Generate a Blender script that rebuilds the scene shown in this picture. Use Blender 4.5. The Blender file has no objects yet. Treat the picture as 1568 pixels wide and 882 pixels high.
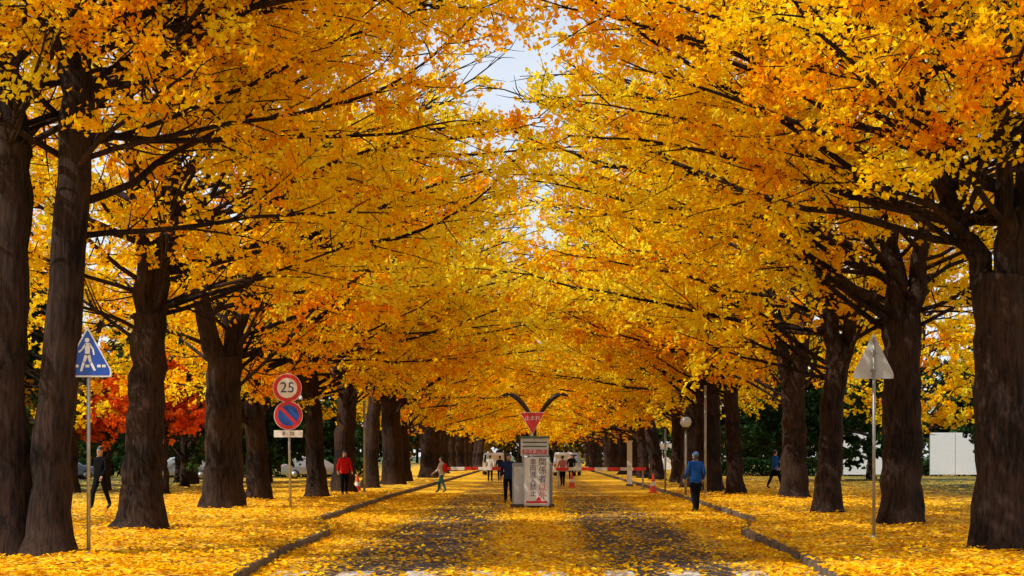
import bpy, math, random
import numpy as np
from mathutils import Vector, Matrix
R = math.radians
scene = bpy.context.scene
COL = scene.collection

# ---------------------------------------------------------------- helpers
def new_mat(name):
    m = bpy.data.materials.new(name); m.use_nodes = True
    nt = m.node_tree; nt.nodes.clear()
    out = nt.nodes.new('ShaderNodeOutputMaterial')
    return m, nt, out

def paint(name, col, rough=0.5, metal=0.0, dirt=0.15, bump=0.0, scale=6.0, spec=0.5):
    m, nt, out = new_mat(name)
    b = nt.nodes.new('ShaderNodeBsdfPrincipled'); b.inputs['Specular IOR Level'].default_value = spec
    tc = nt.nodes.new('ShaderNodeTexCoord')
    n = nt.nodes.new('ShaderNodeTexNoise'); n.inputs['Scale'].default_value = scale; n.inputs['Detail'].default_value = 5
    nt.links.new(tc.outputs['Object'], n.inputs['Vector'])
    r = nt.nodes.new('ShaderNodeValToRGB')
    r.color_ramp.elements[0].position = 0.3; r.color_ramp.elements[1].position = 0.75
    r.color_ramp.elements[0].color = (col[0]*(1-dirt), col[1]*(1-dirt), col[2]*(1-dirt*1.2), 1)
    r.color_ramp.elements[1].color = (col[0], col[1], col[2], 1)
    nt.links.new(n.outputs['Fac'], r.inputs['Fac'])
    nt.links.new(r.outputs['Color'], b.inputs['Base Color'])
    b.inputs['Roughness'].default_value = rough; b.inputs['Metallic'].default_value = metal
    if bump:
        bp = nt.nodes.new('ShaderNodeBump'); bp.inputs['Strength'].default_value = bump
        nt.links.new(n.outputs['Fac'], bp.inputs['Height']); nt.links.new(bp.outputs['Normal'], b.inputs['Normal'])
    nt.links.new(b.outputs['BSDF'], out.inputs['Surface'])
    return m

def leaf_mat(name, stops, trans=0.5, objvar=0.12):
    m, nt, out = new_mat(name)
    at = nt.nodes.new('ShaderNodeAttribute'); at.attribute_name = 'tint'
    oi = nt.nodes.new('ShaderNodeObjectInfo')
    ma = nt.nodes.new('ShaderNodeMath'); ma.operation = 'MULTIPLY_ADD'
    ma.inputs[1].default_value = objvar*2; 
    sb = nt.nodes.new('ShaderNodeMath'); sb.operation = 'SUBTRACT'; sb.inputs[1].default_value = objvar
    nt.links.new(oi.outputs['Random'], ma.inputs[0]); nt.links.new(at.outputs['Fac'], ma.inputs[2])
    nt.links.new(ma.outputs[0], sb.inputs[0])
    r = nt.nodes.new('ShaderNodeValToRGB')
    while len(r.color_ramp.elements) < len(stops): r.color_ramp.elements.new(0.5)
    for e, (p, c) in zip(r.color_ramp.elements, stops):
        e.position = p; e.color = (*c, 1)
    nt.links.new(sb.outputs[0], r.inputs['Fac'])
    d = nt.nodes.new('ShaderNodeBsdfDiffuse'); t = nt.nodes.new('ShaderNodeBsdfTranslucent')
    mx = nt.nodes.new('ShaderNodeMixShader'); mx.inputs[0].default_value = trans
    nt.links.new(r.outputs['Color'], d.inputs['Color']); nt.links.new(r.outputs['Color'], t.inputs['Color'])
    nt.links.new(d.outputs[0], mx.inputs[1]); nt.links.new(t.outputs[0], mx.inputs[2])
    nt.links.new(mx.outputs[0], out.inputs['Surface'])
    return m

def bark_mat(name, c0, c1):
    m, nt, out = new_mat(name)
    b = nt.nodes.new('ShaderNodeBsdfPrincipled'); b.inputs['Roughness'].default_value = 0.9
    b.inputs['Specular IOR Level'].default_value = 0.2
    tc = nt.nodes.new('ShaderNodeTexCoord'); mp = nt.nodes.new('ShaderNodeMapping')
    mp.inputs['Scale'].default_value = (9, 9, 1.3)
    n = nt.nodes.new('ShaderNodeTexNoise'); n.inputs['Scale'].default_value = 2.0; n.inputs['Detail'].default_value = 8; n.inputs['Roughness'].default_value = 0.65
    nt.links.new(tc.outputs['Object'], mp.inputs['Vector']); nt.links.new(mp.outputs['Vector'], n.inputs['Vector'])
    n2 = nt.nodes.new('ShaderNodeTexNoise'); n2.inputs['Scale'].default_value = 0.9; n2.inputs['Detail'].default_value = 3
    nt.links.new(tc.outputs['Object'], n2.inputs['Vector'])
    ad = nt.nodes.new('ShaderNodeMath'); ad.operation = 'MULTIPLY_ADD'; ad.inputs[1].default_value = 0.45
    sc = nt.nodes.new('ShaderNodeMath'); sc.operation = 'MULTIPLY'; sc.inputs[1].default_value = 0.6
    nt.links.new(n.outputs['Fac'], sc.inputs[0]); nt.links.new(n2.outputs['Fac'], ad.inputs[0]); nt.links.new(sc.outputs[0], ad.inputs[2])
    r = nt.nodes.new('ShaderNodeValToRGB'); r.color_ramp.elements[0].position = 0.42; r.color_ramp.elements[1].position = 0.68
    r.color_ramp.elements[0].color = (*c0, 1); r.color_ramp.elements[1].color = (*c1, 1)
    nt.links.new(ad.outputs[0], r.inputs['Fac']); nt.links.new(r.outputs['Color'], b.inputs['Base Color'])
    bp = nt.nodes.new('ShaderNodeBump'); bp.inputs['Strength'].default_value = 1.0; bp.inputs['Distance'].default_value = 0.07
    nt.links.new(n.outputs['Fac'], bp.inputs['Height']); nt.links.new(bp.outputs['Normal'], b.inputs['Normal'])
    nt.links.new(b.outputs['BSDF'], out.inputs['Surface'])
    return m

GINKGO = [(0.0, (0.95, 0.37, 0.002)), (0.35, (0.98, 0.57, 0.005)), (0.65, (0.98, 0.74, 0.010)), (1.0, (0.98, 0.89, 0.06))]
M_LEAF = leaf_mat('ginkgo_leaf', GINKGO)
M_FALLEN = leaf_mat('fallen_leaf', [(0.0, (0.48, 0.17, 0.003)), (0.35, (0.74, 0.34, 0.004)), (0.7, (0.88, 0.52, 0.008)), (1.0, (0.93, 0.69, 0.03))],0.2)
M_LEAF_GR = leaf_mat('evergreen_leaf', [(0, (0.012, 0.03, 0.01)), (0.6, (0.03, 0.07, 0.02)), (1, (0.07, 0.12, 0.03))], 0.25)
M_LEAF_RED = leaf_mat('maple_leaf', [(0, (0.50, 0.04, 0.005)), (0.6, (0.80, 0.12, 0.01)), (1, (0.92, 0.28, 0.02))], 0.5)
M_LEAF_BG = leaf_mat('distant_leaf', [(0, (0.02, 0.04, 0.012)), (0.6, (0.05, 0.06, 0.015)), (1, (0.35, 0.20, 0.02))], 0.35)
M_BARK = bark_mat('ginkgo_bark', (0.006, 0.003, 0.002), (0.066, 0.034, 0.021))

class MB:
    """all-quad mesh builder"""
    def __init__(s): s.V=[]; s.Q=[]; s.M=[]; s.T=[]; s.S=[]; s.n=0
    def add(s, v, q, m, t, smooth):
        v=np.asarray(v,float).reshape(-1,3); q=np.asarray(q,int).reshape(-1,4)
        s.V.append(v); s.Q.append(q+s.n); s.n+=len(v)
        s.M.append(np.full(len(q),m)); s.T.append(np.broadcast_to(t,(len(q),)).astype(float)); s.S.append(np.full(len(q),smooth))
    def tube(s, pts, rad, sides, m=0, rough=0.0, rng=None):
        pts=np.asarray(pts,float); n=len(pts); rad=np.asarray(rad,float)
        tg=np.gradient(pts,axis=0); tg/=np.linalg.norm(tg,axis=1)[:,None]+1e-9
        ref=np.array([1,0,0.]) if abs(tg[0][0])<0.8 else np.array([0,1.,0])
        u=np.cross(tg,ref); u/=np.linalg.norm(u,axis=1)[:,None]+1e-9
        w=np.cross(tg,u)
        a=np.arange(sides)/sides*2*math.pi
        rr=rad[:,None]*np.ones(sides)
        if rough and rng is not None:
            lob=np.zeros(sides)
            for k in (2,3,5,7):
                lob+=np.cos(k*a+rng.uniform(0,6.28))*rough/k**0.6
            rr=rr*(1+lob[None,:]*0.7)+rng.normal(0,rough*0.10,rr.shape)*rad[:,None]
        v=pts[:,None,:]+rr[:,:,None]*(np.cos(a)[None,:,None]*u[:,None,:]+np.sin(a)[None,:,None]*w[:,None,:])
        i=np.arange(n-1)[:,None]*sides; j=np.arange(sides)[None,:]; j2=(j+1)%sides
        q=np.stack([i+j,i+j2,i+sides+j2,i+sides+j],-1).reshape(-1,4)
        s.add(v,q,m,0.5,True)
    def twigs(s, p0, p1, r, m=0):
        n=len(p0); d=p1-p0; d=d/(np.linalg.norm(d,axis=1)[:,None]+1e-9)
        ref=np.where(np.abs(d[:,2:3])<0.8,[[0,0,1.]],[[1.,0,0]])
        u=np.cross(d,ref); u/=np.linalg.norm(u,axis=1)[:,None]; w=np.cross(d,u)
        V=[]
        for P,k in ((p0,1.0),(p1,0.35)):
            for a in (0,2.094,4.189):
                V.append(P+r*k*(math.cos(a)*u+math.sin(a)*w))
        V=np.stack(V,1)
        b=np.arange(n)[:,None]*6
        q=np.concatenate([b+np.array([[0,1,4,3]]),b+np.array([[1,2,5,4]]),b+np.array([[2,0,3,5]])],0)
        s.add(V,q,m,0.5,True)
    def leaves(s, c, size, rng, m, tint, up=0.5, flat=False):
        n=len(c)
        nr=rng.normal(0,1,(n,3)); nr/=np.linalg.norm(nr,axis=1)[:,None]
        nr[:,2]+=up; nr/=np.linalg.norm(nr,axis=1)[:,None]
        t=rng.normal(0,1,(n,3)); t-= (t*nr).sum(1)[:,None]*nr; t/=np.linalg.norm(t,axis=1)[:,None]
        b=np.cross(nr,t); sz=(size*rng.uniform(0.65,1.3,n))[:,None]
        fold=nr*sz*0.12
        V=np.stack([c-t*sz*0.5, c+b*sz*0.55+t*sz*0.22+fold, c+t*sz*0.5, c-b*sz*0.55+t*sz*0.22+fold],1)
        q=np.arange(n*4).reshape(n,4)
        s.add(V,q,m,tint,False)
    def mesh(s, name, mats):
        V=np.concatenate(s.V); Q=np.concatenate(s.Q); M=np.concatenate(s.M); T=np.concatenate(s.T); S=np.concatenate(s.S)
        me=bpy.data.meshes.new(name)
        me.vertices.add(len(V)); me.vertices.foreach_set('co',V.astype(np.float32).ravel())
        me.loops.add(len(Q)*4); me.loops.foreach_set('vertex_index',Q.astype(np.int32).ravel())
        me.polygons.add(len(Q)); me.polygons.foreach_set('loop_start',np.arange(0,len(Q)*4,4,dtype=np.int32))
        me.polygons.foreach_set('loop_total',np.full(len(Q),4,dtype=np.int32))
        for mt in mats: me.materials.append(mt)
        me.polygons.foreach_set('material_index',M.astype(np.int32))
        me.polygons.foreach_set('use_smooth',S.astype(bool))
        at=me.attributes.new('tint','FLOAT','FACE'); at.data.foreach_set('value',T.astype(np.float32))
        me.update(calc_edges=True); me.validate()
        return me

def put(name, me, loc=(0,0,0), rz=0.0, sc=1.0, parent=None):
    o=bpy.data.objects.new(name, me); COL.objects.link(o)
    o.location=loc; o.rotation_euler=(0,0,rz); o.scale=(sc,)*3 if np.isscalar(sc) else sc
    if parent: o.parent=parent
    return o
def empty(name, loc=(0,0,0), rz=0):
    e=bpy.data.objects.new(name,None); COL.objects.link(e); e.location=loc; e.rotation_euler=(0,0,rz); e.empty_display_size=0.3
    return e

# ---------------------------------------------------------------- trees
def unit(v): v=np.asarray(v,float); return v/(np.linalg.norm(v)+1e-9)

def grow(seed, trunks, leaders, zlo=4.6, ztop=16.5, nlimb=46, reach=8.0, road=9.7, bias=0.5, lpt=12, lsize=0.125,
         leafm=1, extra=(), bare=0.22, sec_step=0.42, r_limb=0.040, twr=0.23, zexp=1.4, thin=(9.2,12.4,0.18), gaps=((6.6,12,10.6,16,0.45),)):
    """trunks / leaders: list of (pts, r0, r1, sides). Limbs spring from leaders. +x = road side"""
    rng=np.random.default_rng(seed); mb=MB()
    for pts,r0,r1,sides,flare in trunks:
        pts=np.asarray(pts,float)
        n=18; t=np.linspace(0,1,n); k=np.linspace(0,1,len(pts))
        P=np.stack([np.interp(t,k,pts[:,i]) for i in range(3)],1)
        P[1:-1,:2]+=rng.normal(0,0.025,(n-2,2))
        rad=r0+(r1-r0)*t + (flare*np.exp(-(P[:,2]-P[0,2])/0.35))
        rad*=1+rng.normal(0,0.015,n)
        mb.tube(P,rad,sides,0,0.10,rng)
    for pts,r0,r1,sides in leaders:
        pts=np.asarray(pts,float); n=16; t=np.linspace(0,1,n); k=np.linspace(0,1,len(pts))
        P=np.stack([np.interp(t,k,pts[:,i]) for i in range(3)],1)
        P[2:-1]+=rng.normal(0,0.05,(n-3,3))
        mb.tube(P,r0*(1-t)**0.9+r1,sides,0,0.06,rng)
    limbs=[]
    ga=rng.uniform(0,6.28)
    zs=zlo+(ztop-zlo)*(np.linspace(0,1,nlimb)**zexp)
    for i,z in enumerate(zs):
        pts=np.asarray(leaders[rng.integers(len(leaders))][0],float)
        zz=np.clip(z+rng.normal(0,0.25),pts[0,2]+0.1,pts[-1,2]-0.1)
        o=np.array([np.interp(zz,pts[:,2],pts[:,0]),np.interp(zz,pts[:,2],pts[:,1]),zz])
        ga+=2.399963+rng.normal(0,0.3); a=(ga+math.pi)%(2*math.pi)-math.pi
        a-=bias*math.sin(a)
        h=(zz-zlo)/(ztop-zlo)
        if abs(a)<0.9: L=road*(1.0 if h<0.45 else 1.0-0.75*(h-0.45))*rng.uniform(0.85,1.06)
        else: L=reach*(1.0-0.15*abs(h-0.25)*2 if h<0.5 else 0.925-1.0*(h-0.5))*rng.uniform(0.72,1.05)
        if abs(a)>1.9: L*=0.8
        el=R(rng.uniform(10,34)+h*22)
        if h<0.2: el=R(rng.uniform(8,34))
        limbs.append((o,a,el,L,h))
    for (o,a,el,L) in extra: limbs.append((np.array(o,float),a,el,L,0.1))
    T0=[];T1=[];TT=[]
    for (o,a,el,L,h) in limbs:
        n=max(5,int(L/0.6)+1); st=L/(n-1)
        d=np.array([math.cos(a)*math.cos(el),math.sin(a)*math.cos(el),math.sin(el)])
        P=[o]; D=[d]
        bend=rng.uniform(-0.03,0.035)-0.03*(el>0.6)
        for k in range(n-1):
            d=unit(d+rng.normal(0,0.095,3)+np.array([0,0,bend]))
            if d[2]<0.08: d=unit(d+np.array([0,0,0.08]))
            P.append(P[-1]+d*st); D.append(d)
        P=np.array(P); D=np.array(D); t=np.linspace(0,1,n)
        r0=r_limb*(0.45+0.75*L/8)*(1.25-0.6*h)*rng.uniform(0.8,1.25)
        mb.tube(P,r0*(1-t)**0.85+0.009,7,0,0.05,rng)
        start=bare*(1.35 if h<0.3 else 0.7)
        s=L*start; side=1
        clump=rng.normal(0.5,0.17)
        if h<0.4:
            for _ in range(3):
                tt=rng.uniform(0.10,max(start,0.15)); p=np.array([np.interp(tt,t,P[:,i]) for i in range(3)])
                dd=unit(D[0]+rng.normal(0,0.7,3)); Ls=rng.uniform(0.6,1.8)
                mb.tube([p,p+dd*Ls*0.5,p+dd*Ls+[0,0,0.15]],[0.022,0.014,0.005],4,0)
        while s<L:
            tt=s/L; p=np.array([np.interp(tt,t,P[:,i]) for i in range(3)])
            dl=D[min(n-1,int(tt*(n-1)))]
            sd=unit(np.cross(dl,[0,0,1.]))*side; side=-side
            dd=unit(dl*rng.uniform(0.5,1.1)+sd*rng.uniform(0.5,1.0)+np.array([0,0,rng.normal(0.0,0.36)]))
            Ls=(0.6+1.9*(1-tt)**0.7)*rng.uniform(0.6,1.15)*min(1,L/5)
            m=4; S=[p]
            for k in range(m-1):
                dd=unit(dd+rng.normal(0,0.11,3)+[0,0,0.0]); S.append(S[-1]+dd*Ls/(m-1))
            S=np.array(S); mb.tube(S,np.linspace(0.020,0.006,m)*(1.2-0.5*tt),4,0)
            nt=max(3,int(Ls/twr)); u=rng.uniform(0.10,1.02,nt)
            idx=np.linspace(0,1,m); c=np.stack([np.interp(u,idx,S[:,i]) for i in range(3)],1)
            td=unit(dd)[None,:]*0.7+rng.normal(0,0.65,(nt,3))+[0,0,-0.05]; td/=np.linalg.norm(td,axis=1)[:,None]
            T0.append(c); T1.append(c+td*rng.uniform(0.22,0.62,nt)[:,None])
            TT.append(np.full(nt,clump+rng.normal(0,0.12)))
            s+=sec_step*rng.uniform(0.7,1.3)
    T0=np.concatenate(T0);T1=np.concatenate(T1);TT=np.concatenate(TT)
    dens=np.interp(T0[:,2],[thin[0],thin[1]],[1.0,thin[2]])
    # looser foliage at the crown edges where two crowns meet above the road
    for (xa,xb,za,zb,kp) in gaps:
        j=(T0[:,0]>xa)&(T0[:,0]<xb)&(T0[:,2]>za)&(T0[:,2]<zb); dens[j]=np.minimum(dens[j],kp)
    k=rng.uniform(0,1,len(T0))<dens; T0,T1,TT=T0[k],T1[k],TT[k]
    mb.twigs(T0,T1,0.007,0)
    n=len(T0); rep=np.repeat(np.arange(n),lpt)
    u=rng.uniform(0,1.1,len(rep))[:,None]
    c=T0[rep]*(1-u)+T1[rep]*u+rng.normal(0,0.07,(len(rep),3))
    tint=np.clip(TT[rep]+rng.normal(0,0.13,len(rep)),0,1)
    mb.leaves(c,lsize,rng,leafm,tint)
    return mb

def generic(seed, **kw):
    rng=np.random.default_rng(seed*7+1)
    hf=rng.uniform(3.2,4.8); r=rng.uniform(0.34,0.55)
    lean=rng.normal(0,0.26,2)+np.array([0.12,0])
    top=np.array([lean[0],lean[1],hf])
    tr=[([(0,0,-0.1),(lean[0]*0.3,lean[1]*0.3,hf*0.5),tuple(top+[0,0,0.35])],r,r*0.85,28,0.22)]
    ld=[]; nl=rng.integers(2,4); a0=rng.uniform(0,6.28)
    for i in range(nl):
        a=a0+i*6.283/nl+rng.normal(0,0.3); H=rng.uniform(13.5,16.0); sp=rng.uniform(0.9,2.2)
        ld.append(([tuple(top+[0,0,-0.5]),tuple(top+[math.cos(a)*sp*0.35,math.sin(a)*sp*0.35,1.4]),
                    tuple(top+[math.cos(a)*sp,math.sin(a)*sp,(H-hf)*0.5]),(lean[0]+math.cos(a)*sp*1.3,lean[1]+math.sin(a)*sp*1.3,H)],r*0.58,0.03,14))
    ex=[]
    for i in range(6):
        a=rng.uniform(-2.2,2.2); ex.append(((lean[0]*0.8,lean[1]*0.8,hf-rng.uniform(0,0.9)),a,R(rng.uniform(18,42)),rng.uniform(4.5,8.0)))
    return grow(seed,tr,ld,zlo=hf+0.4,ztop=14.2,extra=ex,**kw)

variants=[generic(s).mesh('ginkgo_tree_mesh',[M_BARK,M_LEAF]) for s in (11,12,13,14,15)]
farv=[generic(s,lpt=8,lsize=0.19,sec_step=0.6,twr=0.3,nlimb=38,thin=(8.6,12,0.15)).mesh('ginkgo_tree_far_mesh',[M_BARK,M_LEAF]) for s in (21,22,23)]

# hero trees -----------------------------------------------------------
HK=dict(lsize=0.088,lpt=20,thin=(8.8,11.8,0.25),twr=0.22)
L1=grow(101,
   [([(-0.45,0,-0.1),(-0.5,0,3.0),(-0.40,0.1,6.5)],0.36,0.30,26,0.18),
    ([(0.22,-0.1,-0.1),(0.33,-0.1,2.2),(0.62,-0.1,5.6),(0.72,-0.1,8.2)],0.34,0.24,26,0.22)],
   [([(-0.40,0.1,6.3),(-0.9,0.4,10.5),(-1.2,0.8,15.0)],0.26,0.03,14),
    ([(0.72,-0.1,8.0),(0.95,-0.3,11.5),(1.2,-0.2,15.0)],0.20,0.03,14),
    ([(0.6,-0.1,5.4),(0.2,0.8,8.0),(-0.2,1.6,12.0)],0.12,0.03,12)],
   zlo=5.5,ztop=13.5,nlimb=72,bias=0.3,road=8.9,r_limb=0.034,gaps=((6.5,12,6.3,7.5,0.25),(-12,12,-1,4.5,0.0)),
   extra=[((0.66,-0.1,6.2),0.2,R(24),7.5),((0.5,-0.1,5.0),0.9,R(20),6.5),((0.7,-0.1,7.2),-0.1,R(22),7.8),((-0.4,0,5.2),-2.6,R(15),4),((0.66,-0.1,6.6),0.5,R(12),7.8),((0.66,-0.1,7.4),1.0,R(14),7.0),
          ((0.6,-0.1,6.0),-0.9,R(14),4.5),((-0.4,0,6.2),-1.4,R(12),3.5),((0.7,-0.1,7.6),-1.3,R(10),4.0),((0.7,-0.1,7.8),0.1,R(20),8.6),((0.7,-0.1,8.2),0.35,R(16),8.8)],**HK)
L2=grow(102,
   [([(-0.05,0,-0.1),(0.06,0,2.2),(0.14,0,4.6)],0.44,0.34,28,0.26)],
   [([(0.14,0,4.2),(0.45,0.1,6.0),(0.65,0.2,9.0),(0.6,0.3,15.5)],0.27,0.03,14),
    ([(0.10,0,4.2),(0.05,-0.3,6.2),(-0.2,-0.9,9.5),(-0.4,-1.2,14.5)],0.22,0.03,14)],
   zlo=4.9,ztop=14.0,nlimb=64,bias=0.4,road=9.8,lsize=0.10,lpt=16,thin=(10.8,13.5,0.25),gaps=((6.0,9.0,8.1,9.6,0.1),),
   extra=[((0.0,0,3.9),2.9,R(40),4.5),((0.1,0,4.1),3.3,R(22),4.2),((0.15,0,4.5),0.25,R(24),7.0),((0.15,0,4.4),-0.6,R(35),6.0),((0.15,0,4.6),0.9,R(30),6.5)])
R1=grow(103,
   [([(0,0,-0.1),(0.02,0,2.2),(0.05,0,4.5)],0.50,0.46,30,0.14)],
   [([(0.0,0,4.1),(0.75,-0.1,5.3),(1.4,-0.3,7.6),(1.6,-0.6,15.5)],0.20,0.03,14),
    ([(0,0,4.1),(-0.3,0.2,6.4),(-0.8,0.5,15.5)],0.28,0.03,14),
    ([(0,0,4.1),(0.2,0.6,6.4),(0.4,1.5,13.5)],0.18,0.03,14)],
   zlo=5.2,ztop=13.5,nlimb=76,bias=0.3,road=9.8,r_limb=0.038,gaps=((8.0,12,6.3,7.5,0.25),(-12,12,-1,5.0,0.0)),
   extra=[((0.3,0,4.7),0.05,R(30),7.6),((0.4,0,5.0),0.5,R(22),7.2),((0.8,-0.1,5.4),-0.35,R(18),6.8),((1.2,-0.2,6.8),0.1,R(14),7.8),((0.8,-0.1,5.8),1.0,R(16),6.0),((0.8,-0.1,6.0),1.4,R(14),5.5),((0.6,-0.1,6.4),1.9,R(14),4.0),((1.3,-0.2,7.6),0.0,R(18),8.4),((1.3,-0.2,8.2),-0.3,R(14),8.4)],**HK)
R2=grow(104,
   [([(0,0,-0.1),(-0.05,0,2.2),(0.02,0,4.6)],0.44,0.40,28,0.16)],
   [([(0.15,0,4.2),(0.18,0,6.4),(0.1,0.2,9.5),(0.2,0.3,15.5)],0.26,0.03,14),
    ([(-0.15,0,4.0),(-0.42,0,6.0),(-0.8,-0.2,9.5),(-1.1,-0.3,15.0)],0.23,0.03,14)],
   zlo=4.9,ztop=14.0,nlimb=64,bias=0.4,road=10.2,lsize=0.10,lpt=16,thin=(10.8,13.5,0.25),gaps=((8.2,11.5,8.4,10.0,0.1),),
   extra=[((0.2,0,4.3),0.05,R(34),7.0),((0.2,0,4.6),-0.15,R(42),6.5),((0.1,0,4.4),0.7,R(28),6.5),((-0.2,0,4.4),2.9,R(30),4.5)])
VZ=0.12
for mb,(x,y),rz in ((L1,(-7.9,24.8),0),(L2,(-8.3,33.2),0),(R1,(7.75,25.8),math.pi),(R2,(8.3,35.5),math.pi)):
    put('ginkgo_tree',mb.mesh('ginkgo_tree_mesh',[M_BARK,M_LEAF]),(x,y,VZ),rz)
rg=random.Random(5)
NT=18
left=[(-9.2,46),(-9.7,55),(-8.1,58),(-8.0,65)]+[(-7.9+rg.uniform(-.6,.6),73+8.4*i+rg.uniform(-1.6,1.6)) for i in range(NT)]
right=[(7.8,41.8),(9.4,57),(7.9,62),(7.3,66)]+[(7.8+rg.uniform(-.6,.6),74+8.4*i+rg.uniform(-1.6,1.6)) for i in range(NT)]
vi=0
for lst,base in ((left,0.0),(right,math.pi)):
    for (x,y) in lst:
        if y<95: put('ginkgo_tree',variants[vi%5],(x,y,VZ),base+rg.uniform(-0.4,0.4),rg.uniform(0.92,1.06))
        else: put('ginkgo_tree',farv[rg.randrange(3)],(x,y,VZ),base+rg.uniform(-0.4,0.4),rg.uniform(0.92,1.08))
        vi+=1
for x in (-9,-2.5,3,9.5): put('ginkgo_tree',farv[rg.randrange(3)],(x,234+rg.uniform(-4,4),VZ),rg.uniform(0,6),1.0)
for (x,y,s) in ((-18,33,0.85),(18.5,38,0.85),(-19,64,0.85),(-18,82,0.85),(18.5,56,0.85),(18,76,0.85)):
    put('ginkgo_tree',farv[rg.randrange(3)],(x,y,VZ),math.pi+rg.uniform(-.6,.6) if x<0 else rg.uniform(-.6,.6),s)
def small(seed,leafm_mat,H,reach,zlo,r,nl,bias=0.0,ls=0.16,lpt=14):
    mb=grow(seed,[([(0,0,-0.1),(0.05,0,zlo*0.5),(0,0,zlo+0.3)],r,r*0.8,14,0.08)],
        [([(0,0,zlo),(0.2,0.1,(zlo+H)/2),(0,0,H)],r*0.7,0.02,8)],zlo=zlo,ztop=H-0.4,nlimb=nl,reach=reach,road=reach,bias=bias,lsize=ls,lpt=lpt,bare=0.15,r_limb=0.05,zexp=1.0,thin=(30,40,1),gaps=())
    return mb.mesh('tree_mesh',[M_BARK,leafm_mat])
EV=[small(201,M_LEAF_GR,10,4.6,1.2,0.25,42,ls=0.26,lpt=9),small(202,M_LEAF_GR,9,4.4,0.9,0.25,38,ls=0.26,lpt=9)]
MP=small(203,M_LEAF_RED,6.0,3.2,2.4,0.14,26)
for (x,y) in [(-26,78),(-20,88),(-31,93),(-38,84),(-26,112),(-32,118),(-40,108),(-20,110),(-14.5,112),(-46,100),(24,76),(29,90),(21,98),(34,84),(38,98),(27,124),(36,126),(18,118),(14,126),(-22,68),(25,64),(-29,66),(31,70),(-15,88),(15.5,94),(44,106),(20,130),(-17,76)]:
    put('evergreen_tree',EV[rg.randrange(2)],(x,y,VZ),rg.uniform(0,6.28),rg.uniform(0.85,1.15))
for (x,y,s) in [(-14.6,62,0.85),(-18.0,66,0.75)]:
    put('maple_tree',MP,(x,y,VZ),rg.uniform(0,6.28),s)
rng=np.random.default_rng(31)
for (x0,x1,y0,hh) in ((-60,-11,107,1.5),(11,60,114.5,1.3)):
    mb=MB(); n=16000
    c=np.stack([rng.uniform(x0,x1,n),y0+rng.uniform(-0.6,0.6,n),hh*rng.uniform(0,1,n)**0.6],1); c[:,2]+=0.15*np.sin(c[:,0]*1.3)
    mb.leaves(c,0.22,rng,0,np.clip(rng.normal(0.35,0.2,n),0,1)); put('hedge',mb.mesh('hedge',[M_LEAF_GR]))
rng=np.random.default_rng(9); mb=MB()
cs=[]
for i in range(45): cs.append((-48-rng.uniform(0,22),60+i*4.6,rng.uniform(5,8),rng.uniform(4,7)))
for i in range(45): cs.append((48+rng.uniform(0,22),60+i*4.6,rng.uniform(5,8),rng.uniform(4,7)))
for i in range(30): cs.append((-60+i*4.2,270+rng.uniform(0,25),rng.uniform(5,8),rng.uniform(4,7)))
for (x,y,h,w) in cs:
    n=1400; d=rng.normal(0,1,(n,3)); d/=np.linalg.norm(d,axis=1)[:,None]
    rr=rng.uniform(0.45,1.0,n)[:,None]*(1+0.3*np.sin(d[:,0:1]*5+x)+0.25*np.sin(d[:,2:3]*7+y))
    c=np.array([x,y,h])+d*rr*np.array([w,w,h*0.95])
    c=c[c[:,2]>0.2]
    mb.leaves(c,0.75,rng,1,np.clip(rng.uniform(0.1,0.9)+rng.normal(0,0.12,len(c)),0,1))
    mb.tube([(x,y,-0.1),(x,y,h)],[0.3,0.2],6,0)
put('background_trees',mb.mesh('background_trees',[M_BARK,M_LEAF_BG]))

# ---------------------------------------------------------------- ground, road, kerbs
def kx(y):
    y=np.asarray(y,float); t=np.clip((y-32)/8.5,0,1); t=t*t*(3-2*t)
    u=np.clip((y-42)/20,0,1)
    return 4.3-0.45*np.clip((27-y)/8,0,1)+1.15*t+0.25*u

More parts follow.
